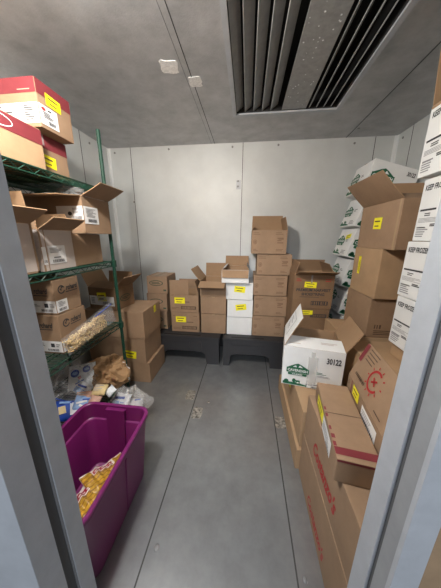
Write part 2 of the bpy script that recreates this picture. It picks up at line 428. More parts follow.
b3.art('front').rect(.1, .018, .479, .108, 'label', 1).lines(.12, .03, .2, .09, 4, 'ink', 2).lines(.25, .05, .37, .075, 2, 'ink', 2).lines(.40, .03, .455, .1, 7, 'ink', 2).lines(.24, .085, .28, .098, 1, 'ink', 2).disc(.175, .09, .012, .009, 'red_ink', 2).build('label', b3.root)
b3.art('right').rect(.001, .018, .112, .108, 'label', 1).lines(.02, .05, .09, .08, 4, 'ink', 2).bars(.045, .026, .09, .044, 12, 'ink', 2).disc(.025, .09, .013, .008, 'red_ink', 2).lines(.05, .085, .085, .1, 1, 'ink', 2).build('label', b3.root)
b3.art('right').sticker(.05, .118, .145, .172, -3).build('price_sticker', b3.root)

# ---- cartons on the second shelf
G2 = 'cartons on the second shelf'
wa = C('pale-sided open carton with a small yellow tag, nearest on second shelf', -1.48, -1.08, .78, 1.018, 1.267, 1.512, m='liner', opened=True, group=G2, flaps={})
for sd_, an_, ln_ in (('right', 152, .13), ('back', 88, .15), ('left', 95, .17)): wa.flap(sd_, an_, ln_)
wa.art('right').rect(0, 0, .012, .245, 'card', 0).rect(.226, 0, .238, .245, 'card', 0).rect(0, 0, .238, .010, 'card', 0).build('edge_band', wa.root)
wa.art('right').sticker(.105, .10, .145, .165).build('price_sticker', wa.root)
wb = C('pale-sided open carton with white shipping label on the second shelf', -1.48, -1.08, 1.045, 1.28, 1.267, 1.485, m='liner', opened=True, group=G2, flaps={})
for sd_, an_, ln_ in (('right', 150, .12), ('back', 75, .1), ('front', 80, .08)): wb.flap(sd_, an_, ln_)
wb.art('right').rect(0, 0, .012, .218, 'card', 0).rect(.222, 0, .235, .218, 'card', 0).rect(0.03, 0, .036, .218, 'card', 0).build('edge_band', wb.root)
wb.art('right').rect(.003, .035, .028, .13, 'label', 1).rect(.04, .035, .155, .135, 'label', 1).lines(.05, .095, .14, .125, 4, 'grey_ink', 2).lines(.07, .065, .13, .075, 1, 'ink', 2).bars(.06, .042, .14, .058, 16, 'ink', 2).bars(.006, .045, .026, .06, 5, 'ink', 2).build('label', wb.root)
pb = C('plain brown carton at the far end of the second shelf', -1.50, -1.085, 1.287, 1.545, 1.267, 1.468, group=G2)
pu = C('open brown carton with long flaps stacked at the second shelf end', -1.44, -1.02, 1.325, 1.593, 1.471, 1.695, opened=True, group=G2, flaps={'right': (153, .15), 'front': (187, .17), 'left': (-70, .15)})
pu.art('front').rect(.24, .075, .419, .165, 'label', 1).lines(.35, .12, .41, .155, 4, 'grey_ink', 2).disc(.33, .12, .014, .012, 'ink', 2).bars(.35, .085, .41, .105, 10, 'ink', 2).build('label', pu.root)
pu.art('right').rect(.001, .06, .135, .165, 'label', 1).lines(.02, .10, .115, .155, 7, 'grey_ink', 2).bars(.03, .07, .115, .09, 14, 'ink', 2).build('label', pu.root)

# ---- cartons on the third shelf
G3 = 'printed cartons on the third shelf'
def fruit_logo(a, x, y, s):
    a.ring(x, y, .026 * s, .026 * s, .007 * s, 'ink', 0, 18, 20, 340).rect(x - .004, y + .008, x + .012, y + .016, 'ink', 0, 40).rect(x - .012, y - .004, x + .002, y + .004, 'ink', 0, -40)
    a.text('rchard', x + .034 * s, y - .012 * s, x + .125 * s, y + .022 * s, 'ink', 0, .25).rect(x + .03 * s, y - .024 * s, x + .12 * s, y - .019 * s, 'ink', 0)
    return a
def shelf3(label, y0, y1, z0, z1, x1):
    c = C(label, -1.50, x1, y0, y1, z0, z1, group=G3, m='card')
    h = z1 - z0; d = y1 - y0
    fruit_logo(c.art('right'), .055, h - .062, 1.0).build('logo', c.root)
    fruit_logo(c.art('front'), .235, h - .068, 1.0).build('logo', c.root)
    c.art('front').rect(.17, .012, .397 + (x1 + 1.103), .085, 'label', 1).lines(.19, .04, .30, .075, 4, 'grey_ink', 2).rect(.325, .045, .35, .07, 'ink', 2).bars(.30, .02, .375, .034, 14, 'ink', 2).lines(.36, .045, .39, .07, 2, 'grey_ink', 2).build('label', c.root)
    c.art('right').rect(.001, .012, .082, .085, 'label', 1).lines(.015, .045, .07, .078, 4, 'grey_ink', 2).bars(.015, .02, .07, .036, 10, 'ink', 2).build('label', c.root)
    return c
shelf3('brown carton with black fruit logo, lower of the third shelf pair', 1.083, 1.305, .747, .996, -1.10)
shelf3('brown carton with black fruit logo, upper of the third shelf pair', 1.093, 1.288, .999, 1.205, -1.102)

# ---- cartons on the floor behind the shelving
G4 = 'large plain cartons stacked beyond the shelving'
fb = C('large plain brown carton at the bottom of the stack beyond the shelving', -1.53, -.935, 1.835, 2.235, 0, .222, m='card', group=G4)
fm = C('large plain brown carton in the middle of the stack beyond the shelving', -1.56, -.962, 1.83, 2.225, .224, .494, m='card', group=G4)
fm.art('front').sticker(.38, .05, .50, .13, -6).build('price_sticker', fm.root)
ft = C('large plain brown carton under the open box beyond the shelving', -1.56, -.948, 1.82, 2.22, .496, .768, m='card', group=G4, seam='y')
ft.art('right').sticker(.235, .19, .285, .262, 0).build('price_sticker', ft.root)
fo = Carton('open carton with white label and yellow sticker by the green post', (-1.335, 1.975, .771), .30, .27, .215, yaw=-9, m='card_dark', opened=True, flaps={'right': (138, .16), 'left': (118, .16), 'back': (97, .12), 'front': (20, .12)})
fo.art('front').rect(.01, .045, .29, .135, 'label', 1).lines(.03, .06, .08, .12, 4, 'grey_ink', 2).bars(.16, .055, .28, .08, 20, 'ink', 2).build('label', fo.root)
fo.art('front').sticker(.10, .085, .205, .17, 4).build('price_sticker', fo.root)
fo.art('right').disc(.14, .10, .075, .035, 'dgreen_ink').disc(.14, .10, .066, .027, 'card_dark', 1).lines(.09, .085, .19, .115, 2, 'dgreen_ink', 2).build('logo', fo.root)

# ------------------------------------------------------------------ dunnage racks at the back
def rack(x0, x1, label):
    y0, y1, h = 2.245, 2.74, .343
    r = thing('dunnage_rack', label, 'rack', ((x0 + x1) / 2, (y0 + y1) / 2, 0), group='black plastic floor racks along the back wall')
    w = x1 - x0; W = w / 2; D = (y1 - y0) / 2
    mb = MB(); mb.box((-W, -D, h - .06), (W, D, h)); mb.box((-W - .008, -D - .008, h - .022), (W + .008, D, h - .006))
    mb.box((-W + .09, -D + .03, h - .001), (W - .22, -D + .055, h + .0006), 1)
    mb.build('deck', ['dark_plastic', 'vent_dark'], r)
    prof = [(-W, 0), (-W + .07, 0), (-W + .085, .12), (-W + .15, .155), (W - .22, .155), (W - .16, .12), (W - .145, 0), (W, 0), (W, h - .06), (-W, h - .06)]
    for y in (-D, D - .05):
        mb = MB(); k2 = MB()
        for pts in ([prof[0], prof[1], prof[2], (-W + .085, h - .061), (-W, h - .061)], [(-W + .085, .13), prof[3], prof[4], (W - .16, .13), (W - .16, h - .061), (-W + .085, h - .061)], [prof[5], prof[6], prof[7], (W, h - .061), (W - .16, h - .061)]):
            mb.prism(pts, (0, y, 0), (1, 0, 0), (0, 0, 1), (0, 1, 0), .05)
        if y < 0:
            mb.box((-W + .09, y - .006, .17), (-W + .40, y, h - .075)); mb.box((-W + .42, y - .006, .17), (W - .2, y, h - .075))
        mb.build('leg_panel', 'dark_plastic', r)
rack(-1.03, -.285, 'black plastic dunnage rack under the green-logo and yellow-stickered cartons')
rack(-.235, .445, 'black plastic dunnage rack under the white and printed tall stacks')

# ---- stacks on the racks
def oval_logo(c):
    c.art('front').disc(.115, .125, .085, .034, 'dgreen_ink').disc(.115, .125, .074, .025, 'card_grey', 1).lines(.06, .112, .17, .138, 2, 'dgreen_ink', 2, .6).rect(.20, .03, .235, .05, 'dgreen_ink').build('logo', c.root)
Gb = 'oval-logo cartons in the back left corner stack'
zs = ((.345, .572), (.574, .797), (.799, 1.005))
for (z0, z1), lb, x in zip(zs, ('oval-logo carton at the bottom of the back left corner stack', 'oval-logo carton in the middle of the back left corner stack', 'oval-logo carton on top of the back left corner stack'), (-.945, -.935, -.92)):
    c = C(lb, x - .25, x, 2.41, 2.72, z0, z1, m='card_grey', group=Gb, seam='y'); oval_logo(c)
Gc = 'yellow-stickered cartons on the left rack'
def cprint(c, f='front', w=.33):
    a = c.art(f); a.lines(.02, .195, .06, .21, 1, 'faint_ink').lines(w - .06, .195, w - .015, .21, 1, 'faint_ink')
    a.lines(.15, .115, .3, .135, 1, 'brown_ink', 0, .4).rect(.13, .035, w - .02, .075, 'brown_ink').bars(.14, .042, w - .03, .068, 16, 'card_grey', 1).lines(.02, .03, .11, .06, 2, 'faint_ink')
    a.build('lettering', c.root)
cs = ((.345, .590, 'printed carton with yellow sticker resting on the left rack'), (.595, .805, 'open printed carton with yellow sticker and upright flap on the left rack'))
for q, (z0, z1, lb) in enumerate(cs):
    c = C(lb, -.872 - .006 * q, -.532 - .006 * q, 2.36, 2.72, z0, z1, m='card', group=Gc, opened=(q == 1)); cprint(c)
    c.art('front').sticker(.055, (z1 - z0) * .5, .18, (z1 - z0) * .5 + .072).build('price_sticker', c.root)
    if q == 1:
        c.flap('front', 90, .172, 'card', 'card', (0, .69)); c.flap('right', 76, .165, 'card', 'card')
        c.flap('back', 93, .12, 'card', 'card'); f = c.flaps['back']; Art(f[2]).lines(.25, .02, .325, .11, 5, 'faint_ink').build('lettering', f[0])
        f = c.flaps['right']; Art(f[2]).lines(.02, .03, .3, .14, 5, 'faint_ink').build('lettering', f[0])
Gd = 'plain cartons on the left rack beside the white cases'
for z0, z1, lb in ((.345, .585, 'plain brown carton on the rack beside the white cases'), (.59, .797, 'plain brown carton under the open plain box beside the white cases')):
    c = C(lb, -.512, -.218, 2.36, 2.72, z0, z1, m='card_tan' if 0 else 'card', group=Gd)
    c.art('front').rect(.13, z1 - z0 - .012, .165, z1 - z0 - .001, 'tape', 0).build('tape', c.root)
c = C('open plain carton with all flaps spread beside the white cases', -.515, -.222, 2.36, 2.72, .802, .970, opened=True, group=Gd, flaps={'front': (196, .15), 'left': (128, .17), 'back': (92, .17), 'right': (-60, .12)})
# white cases
Gw = 'white cases on the racks'
ws = ((.345, .558, 'plain white case at the bottom of the white stack', 0), (.564, .766, 'white case with crooked yellow sticker in middle of the white stack', 1), (.772, .968, 'white case with yellow sticker directly under the open white box', 2))
for z0, z1, lb, st in ws:
    c = C(lb, -.206 - (st == 2) * .012, .083, 2.36, 2.70, z0, z1, m='white_card', group=Gw, tape=False, yaw=(0, 1.2, -1)[st])
    if st: c.art('front').sticker(.095, .085, .215, .155, 8 if st == 1 else -5).build('price_sticker', c.root)
c = C('open white box with brown inner flaps on top of the white stack', -.262, .03, 2.30, 2.68, .974, 1.115, m='white_card', group=Gw, opened=True, flaps={'front': (258, .085), 'back': (94, .12), 'left': (35, .05), 'right': (60, .05)})
# tall printed stack
Gt = 'printed cartons in the tallest stack on the right rack'
def tprint(c, w=.35):
    h = c.h; a = c.art('front')
    a.lines(.015, h - .05, .11, h - .02, 2, 'faint_ink', 0, .4).lines(w - .11, h - .05, w - .01, h - .02, 2, 'faint_ink', 0, .4)
    a.ring(.035, h * .5, .02, .024, .006, 'faint_ink', 0, 14).disc(.035, h * .5, .009, .014, 'faint_ink', 1, 10)
    a.lines(w - .09, h * .42, w - .02, h * .7, 3, 'faint_ink', 0, .5).rect(w - .08, h * .6, w - .03, h * .68, 'faint_ink', 1).lines(.02, .025, .07, .05, 2, 'faint_ink').lines(w - .1, .025, w - .02, .05, 2, 'faint_ink')
    a.build('lettering', c.root)
ts = ((.345, .588, .088, 'printed carton at the bottom of the tallest stack'), (.594, .824, .094, 'printed carton second from the bottom of the tallest stack'), (.830, 1.054, .082, 'printed carton third from the bottom of the tallest stack'), (1.060, 1.281, .110, 'printed carton shifted right, directly under the open top of the tallest stack'))
for z0, z1, x, lb in ts:
    c = C(lb, x, x + .36, 2.36, 2.70, z0, z1, m='card', group=Gt); tprint(c)
c = C('open printed carton on top of the tallest stack', .045, .40, 2.34, 2.68, 1.287, 1.525, opened=True, group=Gt, flaps={'back': (93, .165), 'right': (78, .13), 'left': (60, .06)}); tprint(c)
# harvest cartons right of the racks
Gp = 'harvest cartons right of the racks'
hx = C('big brown carton on the floor beneath the printed harvest cartons', .47, .86, 2.10, 2.46, 0, .452, m='card_dark', group=Gp, tape=False)
hl = C('printed brown carton directly beneath the open harvest carton', .455, .81, 2.10, 2.46, .455, .785, m='card_dark', group=Gp)
hl.art('front').rect(.18, .24, .33, .275, 'ink').bars(.185, .246, .325, .27, 14, 'card_dark', 1).build('lettering', hl.root)
hl.art('front').sticker(.08, .265, .20, .31).build('price_sticker', hl.root)
hp = C('open brown carton reading PREMIUM HARVEST SHOESTRING beside the tallest stack', .455, .815, 2.09, 2.45, .788, 1.115, m='card_dark', opened=True, group=Gp, flaps={'front': (160, .12), 'left': (72, .12), 'back': (62, .13), 'right': (60, .12)})
hp.art('front').text('PREMIUM HARVEST', .025, .168, .335, .196, 'ink').text('SHOESTRING', .075, .128, .285, .156, 'ink').lines(.06, .11, .28, .118, 1, 'ink').rect(.17, .035, .325, .075, 'ink', 0).bars(.175, .04, .32, .07, 7, 'card_dark', 1).lines(.02, .26, .075, .295, 2, 'red_ink', 0, .4).lines(.28, .26, .34, .295, 2, 'red_ink', 0, .4).build('lettering', hp.root)
hp.art('front').sticker(.095, .205, .205, .26, -3).rect(.15, .25, .165, .325, 'clear_tape', 2).build('price_sticker', hp.root)

# ------------------------------------------------------------------ white green-logo cases leaning on the right
def farm_logo(a, x, y, s, l=1):
    """green farm badge: hill, house silhouette, name band"""
    a.poly([(x - .062 * s, y), (x - .058 * s, y + .030 * s), (x - .02 * s, y + .052 * s), (x, y + .060 * s), (x + .02 * s, y + .052 * s), (x + .058 * s, y + .030 * s), (x + .062 * s, y)], 'green_ink', l)
    a.poly([(x - .03 * s, y + .034 * s), (x - .012 * s, y + .046 * s), (x - .006 * s, y + .034 * s)], 'label', l + 1).poly([(x + .004 * s, y + .034 * s), (x + .01 * s, y + .05 * s), (x + .03 * s, y + .034 * s)], 'label', l + 1)
    a.rect(x - .066 * s, y - .004 * s, x + .066 * s, y + .029 * s, 'green_ink', l + 2).text('CAVENDISH', x - .059 * s, y + .004 * s, x + .059 * s, y + .022 * s, 'label', l + 3)
    a.rect(x - .055 * s, y - .022 * s, x + .055 * s, y - .006 * s, 'green_ink', l + 2).text('FARMS', x - .03 * s, y - .019 * s, x + .03 * s, y - .009 * s, 'label', l + 3)
    return a
def field_art(a, x, y, s, l=1):
    """barn and trees along the foot of the case"""
    a.poly([(x - .07 * s, y), (x - .07 * s, y + .016 * s), (x - .05 * s, y + .024 * s), (x - .03 * s, y + .016 * s), (x + .0 * s, y + .018 * s), (x + .03 * s, y + .014 * s), (x + .08 * s, y + .006 * s), (x + .08 * s, y)], 'green_ink', l)
    a.disc(x - .05 * s, y + .02 * s, .014 * s, .013 * s, 'green_ink', l, 12).disc(x - .005 * s, y + .03 * s, .011 * s, .014 * s, 'green_ink', l, 12).rect(x + .006 * s, y + .008 * s, x + .03 * s, y + .034 * s, 'green_ink', l).rect(x + .012 * s, y + .014 * s, x + .024 * s, y + .022 * s, 'label', l + 1)
    return a
Gv = 'white green-logo cases stacked tilted in the right back corner'
order = ['lowest', 'second from the bottom', 'third from the bottom', 'fourth from the bottom', 'fifth from the bottom', 'second from the top', 'topmost']
tl = 16; hh = .270; w, d = .40, .34
for i in range(7):
    ex = (0, .0, .008, -.004, .01, .05, .065)[i]
    lb = ('white case with green farm logo, %s in the tilted corner stack' % order[i])
    # lower-left edge of each case sits at (x, z); the local origin is the base centre
    x0, z0 = .935 + ex, .118 + i * .290 - (.008 if i == 5 else 0)
    cx = x0 + math.cos(R_(tl)) * w / 2; cz = z0 - math.sin(R_(tl)) * w / 2
    c = Carton(lb, (cx, 2.42, cz), w, d, hh, roll=tl, m='white_card', group=Gv, name='white_case', tape=(i == 6))
    a = c.art('left'); farm_logo(a, .095, .13, 1.25); field_art(a, .09, .012, 1.2).lines(.19, .02, .29, .06, 3, 'grey_ink', 1).lines(.20, .14, .26, .165, 2, 'ink', 1, .4); a.build('logo', c.root)
    a = c.art('front'); farm_logo(a, .115, .125, 1.5); field_art(a, .115, .012, 1.4).text('30122', .30, .20, .37, .235, 'ink', 1).lines(.22, .10, .34, .12, 2, 'grey_ink', 1); a.build('logo', c.root)
    if i == 4: c.art('left').sticker(.17, .17, .27, .215, 10).build('price_sticker', c.root)

# ------------------------------------------------------------------ three big brown cartons, right
Gs = 'big brown cartons stacked on the right'
sd = C('tan carton on the floor carrying the right-hand brown and white stacks', .76, 1.44, 1.16, 1.97, 0, .40, m='card_tan', group='support cartons under the right-hand stacks')
su = C('tan carton directly under the big brown and KEEP FROZEN stacks', .735, 1.45, 1.14, 1.98, .402, .735, m='card_tan', group='support cartons under the right-hand stacks')
sb = C('big brown carton at the bottom of the three beside the white cases', .89, 1.34, 1.60, 1.97, .738, 1.035, group=Gs, m='card')
sb.art('front').bars(.05, .07, .10, .10, 3, 'brown_ink').lines(.05, .02, .2, .06, 3, 'brown_ink').build('lettering', sb.root)
sm = C('big brown carton with upright yellow sticker, middle of the three', .888, 1.34, 1.575, 1.945, 1.037, 1.378, group=Gs, m='card_tan')
sm.art('left').sticker(.085, .14, .12, .275).build('price_sticker', sm.root)
st = C('open big brown carton with yellow sticker, top of the three', .89, 1.34, 1.465, 1.93, 1.380, 1.675, group=Gs, opened=True)
st.flap('left', 134, .205); st.flap('back', 112, .2); st.flap('right', 95, .08); st.flap('front', 16, .22)
st.art('left').sticker(.19, .13, .285, .205, -2).build('price_sticker', st.root)
st.art('left').rect(.435, 0, .45, .295, 'tape').build('tape', st.root)

# ---- white KEEP FROZEN cases
Gk = 'white KEEP FROZEN cases by the right door jamb'
def keep(label, x0, y1, z0, z1, dpt=.38, **kw):
    c = C(label, x0, x0 + .42, y1 - dpt, y1, z0, z1, m='white_card', group=Gk, name='white_case', **kw)
    h = z1 - z0; a = c.art('left')
    a.text('KEEP FROZEN', .02, h - .058, .165, h - .030, 'ink').lines(.015, h * .48, .2, h * .53, 1, 'ink', 0, .6).lines(.05, h * .40, .1, h * .46, 2, 'ink').lines(.015, h * .30, .19, h * .38, 4, 'grey_ink', 0, .4).lines(.10, h * .23, .17, h * .28, 2, 'ink', 0, .7).lines(.015, h * .2, .09, h * .24, 1, 'grey_ink')
    a.lines(.015, .018, .1, .075, 5, 'grey_ink', 0, .5)
    a.build('lettering', c.root); return c
keep('lowest white KEEP FROZEN case by the right door jamb', .905, 1.375, .825, 1.120)
mbk = C('flat brown carton under the lowest KEEP FROZEN case', .93, 1.32, .99, 1.375, .738, .822, m='card_tan', group='support cartons under the right-hand stacks')
keep('white KEEP FROZEN case second from the bottom by the jamb', .905, 1.385, 1.124, 1.432)
keep('white KEEP FROZEN case under the open top one by the jamb', .915, 1.372, 1.436, 1.745)
kt = keep('open white KEEP FROZEN case at the top by the jamb', .895, 1.405, 1.76, 2.085, opened=True)
kt.flap('left', -70, .15, 'white_card', 'card_in'); kt.flap('back', 86, .25, 'white_card', 'card_in', skew=.035); kt.flap('right', 100, .15, 'white_card', 'card_in')

# ------------------------------------------------------------------ open white farm-logo box in the foreground right
Gf = 'tan cartons under the open white farm-logo box'
ta = C('low tan carton on the floor beside the floor fitting', .355, .728, 1.13, 1.92, 0, .155, m='card_tan', group=Gf, tape=False)
tb = C('tan carton with yellow sticker under the open white farm-logo box', .372, .728, 1.15, 1.90, .157, .425, m='card_tan', group=Gf, tape=False)
tb.art('left').sticker(.30, .16, .40, .21).build('price_sticker', tb.root)
wbx = Carton('open white box with green farm logo and number 30122', (.500, 1.555, .428), .385, .36, .30, yaw=-10, roll=0, m='white_card', opened=True, name='white_case')
wbx.flap('front', 12, .13, 'white_card', 'card_in'); wbx.flap('left', 64, .235, 'white_card', 'card_in', skew=0); wbx.flap('right', 120, .165, 'white_card', 'card_in', skew=0); wbx.flap('back', 255, .15, 'white_card', 'card_in')
a = wbx.art('front'); farm_logo(a, .102, .11, 1.12); field_art(a, .09, .006, 1.15).text('30122', .278, .205, .366, .25, 'ink', 1).lines(.19, .115, .30, .135, 2, 'green_ink', 1, .4).lines(.23, .095, .32, .11, 2, 'grey_ink', 1, .4)
a.rect(.165, 0.002, .335, .032, 'ink', 1).rect(.170, 0.002, .330, .028, 'white_card', 2).bars(.20, .004, .32, .016, 18, 'ink', 3); a.build('logo', wbx.root)
wbx.art('front').rect(.165, .04, .225, .24, 'clear_tape', 2).rect(.18, .02, .205, .28, 'clear_tape', 3).build('tape', wbx.root)
f = wbx.flaps['front']; Art(f[1]).lines(.03, .03, .12, .045, 1, 'liner', 0).lines(.24, .055, .35, .08, 2, 'liner', 0).build('lettering', f[0])
f = wbx.flaps['left']; Art(f[1]).rect(.05, .03, .24, .17, 'grey_ink', 0).rect(.053, .033, .237, .167, 'white_card', 1).lines(.08, .05, .2, .15, 5, 'grey_ink', 2, .3).build('lettering', f[0])

# ------------------------------------------------------------------ bread cartons in the right foreground
Ge = 'long bread cartons in the right foreground'
def script(c, a0, b0, a1, b1): c.art('left').text("Costanzo's", a0, b0, a1, b1, 'red_ink', 0, .35).build('lettering', c.root)
el = C("long brown bread carton on the floor with red script lettering", .378, .95, .44, 1.125, 0, .300, group=Ge, m='card'); script(el, .20, .045, .445, .115)
eu = C("long brown bread carton stacked second with red script lettering", .380, .96, .44, 1.120, .302, .575, group=Ge, m='card', tape=False); script(eu, .175, .065, .46, .15)
eu.art('top').rect(.004, .339, .576, .342, 'brown_ink', 0).build('flap_gap', eu.root)
# shallow carton on top, turned a little
ya = -8
A = Carton('shallow brown carton with red band, white label and yellow sticker, leaning askew', (.452, .862, .578), .15, .445, .104, yaw=ya, group=Ge, m='card', tape=False)
a = A.art('left')
a.rect(.215, .012, .37, .085, 'label', 1).lines(.23, .03, .35, .07, 3, 'grey_ink', 2, .4).bars(.30, .018, .36, .028, 8, 'ink', 2).build('label', A.root)
A.art('left').sticker(.075, .03, .215, .085, 0).build('price_sticker', A.root)
A.art('left').ring(.02, .05, .009, .012, .003, 'brown_ink', 1, 12).rect(.045, .01, .05, .093, 'red', 1).build('lettering', A.root)
a = A.art('top'); a.rect(0, .02, .15, .052, 'red').rect(.002, .223, .148, .227, 'brown_ink')
for y in (.055, .09, .13, .20, .24): a.rect(0, y, random.uniform(.008, .016), y + .02, 'red')
a.build('tape', A.root, 'torn red tape')
A.art('front').rect(.0, .0, .0001, .0001, 'card').rect(.0, .094, .15, .103, 'red').build('tape', A.root)
# open carton to its right with the raised logo flap
B = Carton('open brown carton with red round logo on its raised flap', (.738, .852, .578), .40, .46, .165, yaw=ya, group=Ge, m='card', opened=True)
B.flap('left', 70, .20); B.flap('back', -70, .14); B.flap('front', -75, .14)
f = B.flaps['left']; a = Art(f[1])
a.rect(.004, .10, .035, .197, 'red', 0); a.ring(.205, .10, .052, .052, .011, 'red_ink', 0, 16, 60, 330)
for i in range(10):
    an = R_(i * 36); a.rect(.205 + .062 * math.cos(an) - .006, .10 + .062 * math.sin(an) - .003, .205 + .062 * math.cos(an) + .006, .10 + .062 * math.sin(an) + .003, 'red_ink', 0, i * 36)
a.rect(.185, .095, .228, .104, 'red_ink', 1, 35).rect(.185, .095, .228, .104, 'red_ink', 1, -40)
for i in range(4): a.rect(.055, .185 - i * .018, .155 - i * .008, .190 - i * .018, 'brown_ink', 0)
a.bars(.055, .036, .165, .052, 9, 'brown_ink', 0).lines(.30, .02, .40, .03, 1, 'brown_ink', 0).build('logo', f[0])
B.art('left').rect(.215, .085, .37, .145, 'label', 1).lines(.225, .10, .33, .135, 3, 'grey_ink', 2, .35).bars(.22, .09, .36, .102, 12, 'ink', 2).build('label', B.root)
B.art('left').sticker(.09, .105, .17, .16, 0).build('price_sticker', B.root)
B.art('left').rect(.062, .09, .07, .163, 'red', 1).ring(.025, .13, .009, .012, .003, 'brown_ink', 1, 12).build('lettering', B.root)

# ------------------------------------------------------------------ purple tote
def rrect(hx, hy, r, n=6):
    P = []
    for cx, cy, a0 in ((hx - r, hy - r, 0), (-hx + r, hy - r, 90), (-hx + r, -hy + r, 180), (hx - r, -hy + r, 270)):
        for i in range(n + 1): a = R_(a0 + 90 * i / n); P.append((cx + r * math.cos(a), cy + r * math.sin(a)))
    return P
tx, ty, HX, HY, TH = -.775, .765, .220, .305, .432
tote = thing('storage_tote', 'purple plastic storage tote with raised rim on the floor by the left jamb', 'tote', (tx, ty, 0))
rings = [(.172, .245, .06, .0), (.178, .250, .06, .004), (.207, .290, .06, .385), (.209, .292, .06, .39), (.209, .292, .06, .408), (HX - .004, HY - .004, .065, .410), (HX, HY, .066, .414), (HX, HY, .066, .428), (HX - .004, HY - .004, .064, .432),
         (HX - .016, HY - .016, .055, .432), (HX - .020, HY - .020, .053, .428), (.196, .279, .052, .335), (.193, .276, .052, .332), (.186, .268, .05, .330), (.184, .266, .05, .326), (.168, .240, .05, .012), (.160, .232, .05, .008)]
V = []; F = []; n = 28
for hx, hy, r, z in rings: V += [(x, y, z) for x, y in rrect(hx, hy, r)]
for i in range(len(rings) - 1):
    for q in range(n): F.append((i * n + q, i * n + (q + 1) % n, (i + 1) * n + (q + 1) % n, (i + 1) * n + q))
F.append(tuple(range(n))[::-1]); F.append(tuple(range((len(rings) - 1) * n, len(rings) * n)))
sh = link('shell', V, F, ['purple'], tote, None, True)
md = sh.modifiers.new('e', 'EDGE_SPLIT'); md.split_angle = R_(35)
# moulded ribs: handle panels on the ends, vertical ribs on the long sides
def hexa(mb, pts8): mb.add(pts8, [(3, 2, 1, 0), (4, 5, 6, 7), (0, 1, 5, 4), (1, 2, 6, 5), (2, 3, 7, 6), (3, 0, 4, 7)])
for s in (1, -1):
    mb = MB(); ya, yb = s * .243, s * .283
    hexa(mb, [(-.05, ya, .06), (.05, ya, .06), (.05, ya - s * .012, .06), (-.05, ya - s * .012, .06), (-.062, yb, .418), (.062, yb, .418), (.062, yb - s * .022, .418), (-.062, yb - s * .022, .418)])
    mb.build('handle_panel', 'purple', tote)
for s in (1, -1):
    mb = MB(); y = .02
    hexa(mb, [(s * .176, y - .004, .01), (s * .176, y + .004, .01), (s * .182, y + .004, .01), (s * .182, y - .004, .01), (s * .204, y - .005, .37), (s * .204, y + .005, .37), (s * .210, y + .005, .37), (s * .210, y - .005, .37)])
    mb.build('side_rib', 'purple', tote)

# wavy film-wrapped packs in the tote
def wavy_pack(name, label, loc, rot, L, W, T, cat, group, seed):
    r = thing(name, label, cat, loc, 0, group); r.rotation_euler = rot
    nx, ny = 36, 26; V = []; F = []
    for top in (0, 1):
        for i in range(nx + 1):
            for q in range(ny + 1):
                u, v = i / nx, q / ny
                e = (1 - abs(2 * u - 1) ** 6) * (1 - abs(2 * v - 1) ** 4)
                ww = .006 * math.sin(u * 40 + seed) * (.4 + v) + .008 * noise.noise((u * 6 + seed, v * 4, 0))
                V.append(((u - .5) * L, (v - .5) * W + .003 * math.sin(u * 17 + seed) + .004 * noise.noise((u * 9, seed, v)), (T / 2 * e + ww * e + .003) * (1 if top else -1) + .012 * math.sin(u * 5 + seed)))
    N = (nx + 1) * (ny + 1); M = []
    for top in (0, 1):
        for i in range(nx):
            for q in range(ny):
                a = top * N + i * (ny + 1) + q; f = (a, a + ny + 1, a + ny + 2, a + 1)
                F.append(f if top else f[::-1])
                u, v = (i + .5) / nx, (q + .5) / ny
                M.append(2 if q in (ny - 1, ny - 2) else (2 if (q in (18, 23) or i in (8, 26) or q == 20 and i % 3) else 1) if (8 <= i <= 26 and 18 <= q <= 23) else 3 if q % 4 == 1 or q in (15, 16) and i % 5 < 3 else 0)
    for i in range(nx):
        for q in (0, ny):
            a = i * (ny + 1) + q; F.append((a, a + ny + 1, a + ny + 1 + N, a + N) if q == 0 else (a + N, a + ny + 1 + N, a + ny + 1, a)); M.append(2)
    for q in range(ny):
        for i in (0, nx):
            a = i * (ny + 1) + q; F.append((a, a + N, a + N + 1, a + 1) if i == 0 else (a + 1, a + N + 1, a + N, a)); M.append(2)
    o = link('wrapper', V, F, ['gold', 'pack_red', 'pack_edge', 'gold_dark'], r, M, True)
    # rows of print on the wrapper
    return r
Gq = 'film packs in the purple tote'
wavy_pack('food_pack', 'gold and red film pack lying at the far end in the purple tote', (-.695, .80, .23), (R_(4), R_(8), R_(62)), .22, .14, .035, 'pack', Gq, 1.3)
wavy_pack('food_pack', 'gold and red film pack lying at the near end in the purple tote', (-.715, .64, .235), (R_(4), R_(10), R_(70)), .22, .14, .035, 'pack', Gq, 4.1)
# a heap of unseen lower packs keeps the visible ones off the bottom
for i, lb in enumerate(('gold film pack at the bottom of the tote heap', 'gold film pack second from the bottom in the tote heap', 'gold film pack third from the bottom in the tote heap')):
    wavy_pack('food_pack', lb, (-.74, .71, .035 + i * .055), (0, 0, R_(84 + i * 5)), .36, .17, .05, 'pack', Gq, i * 2.2)

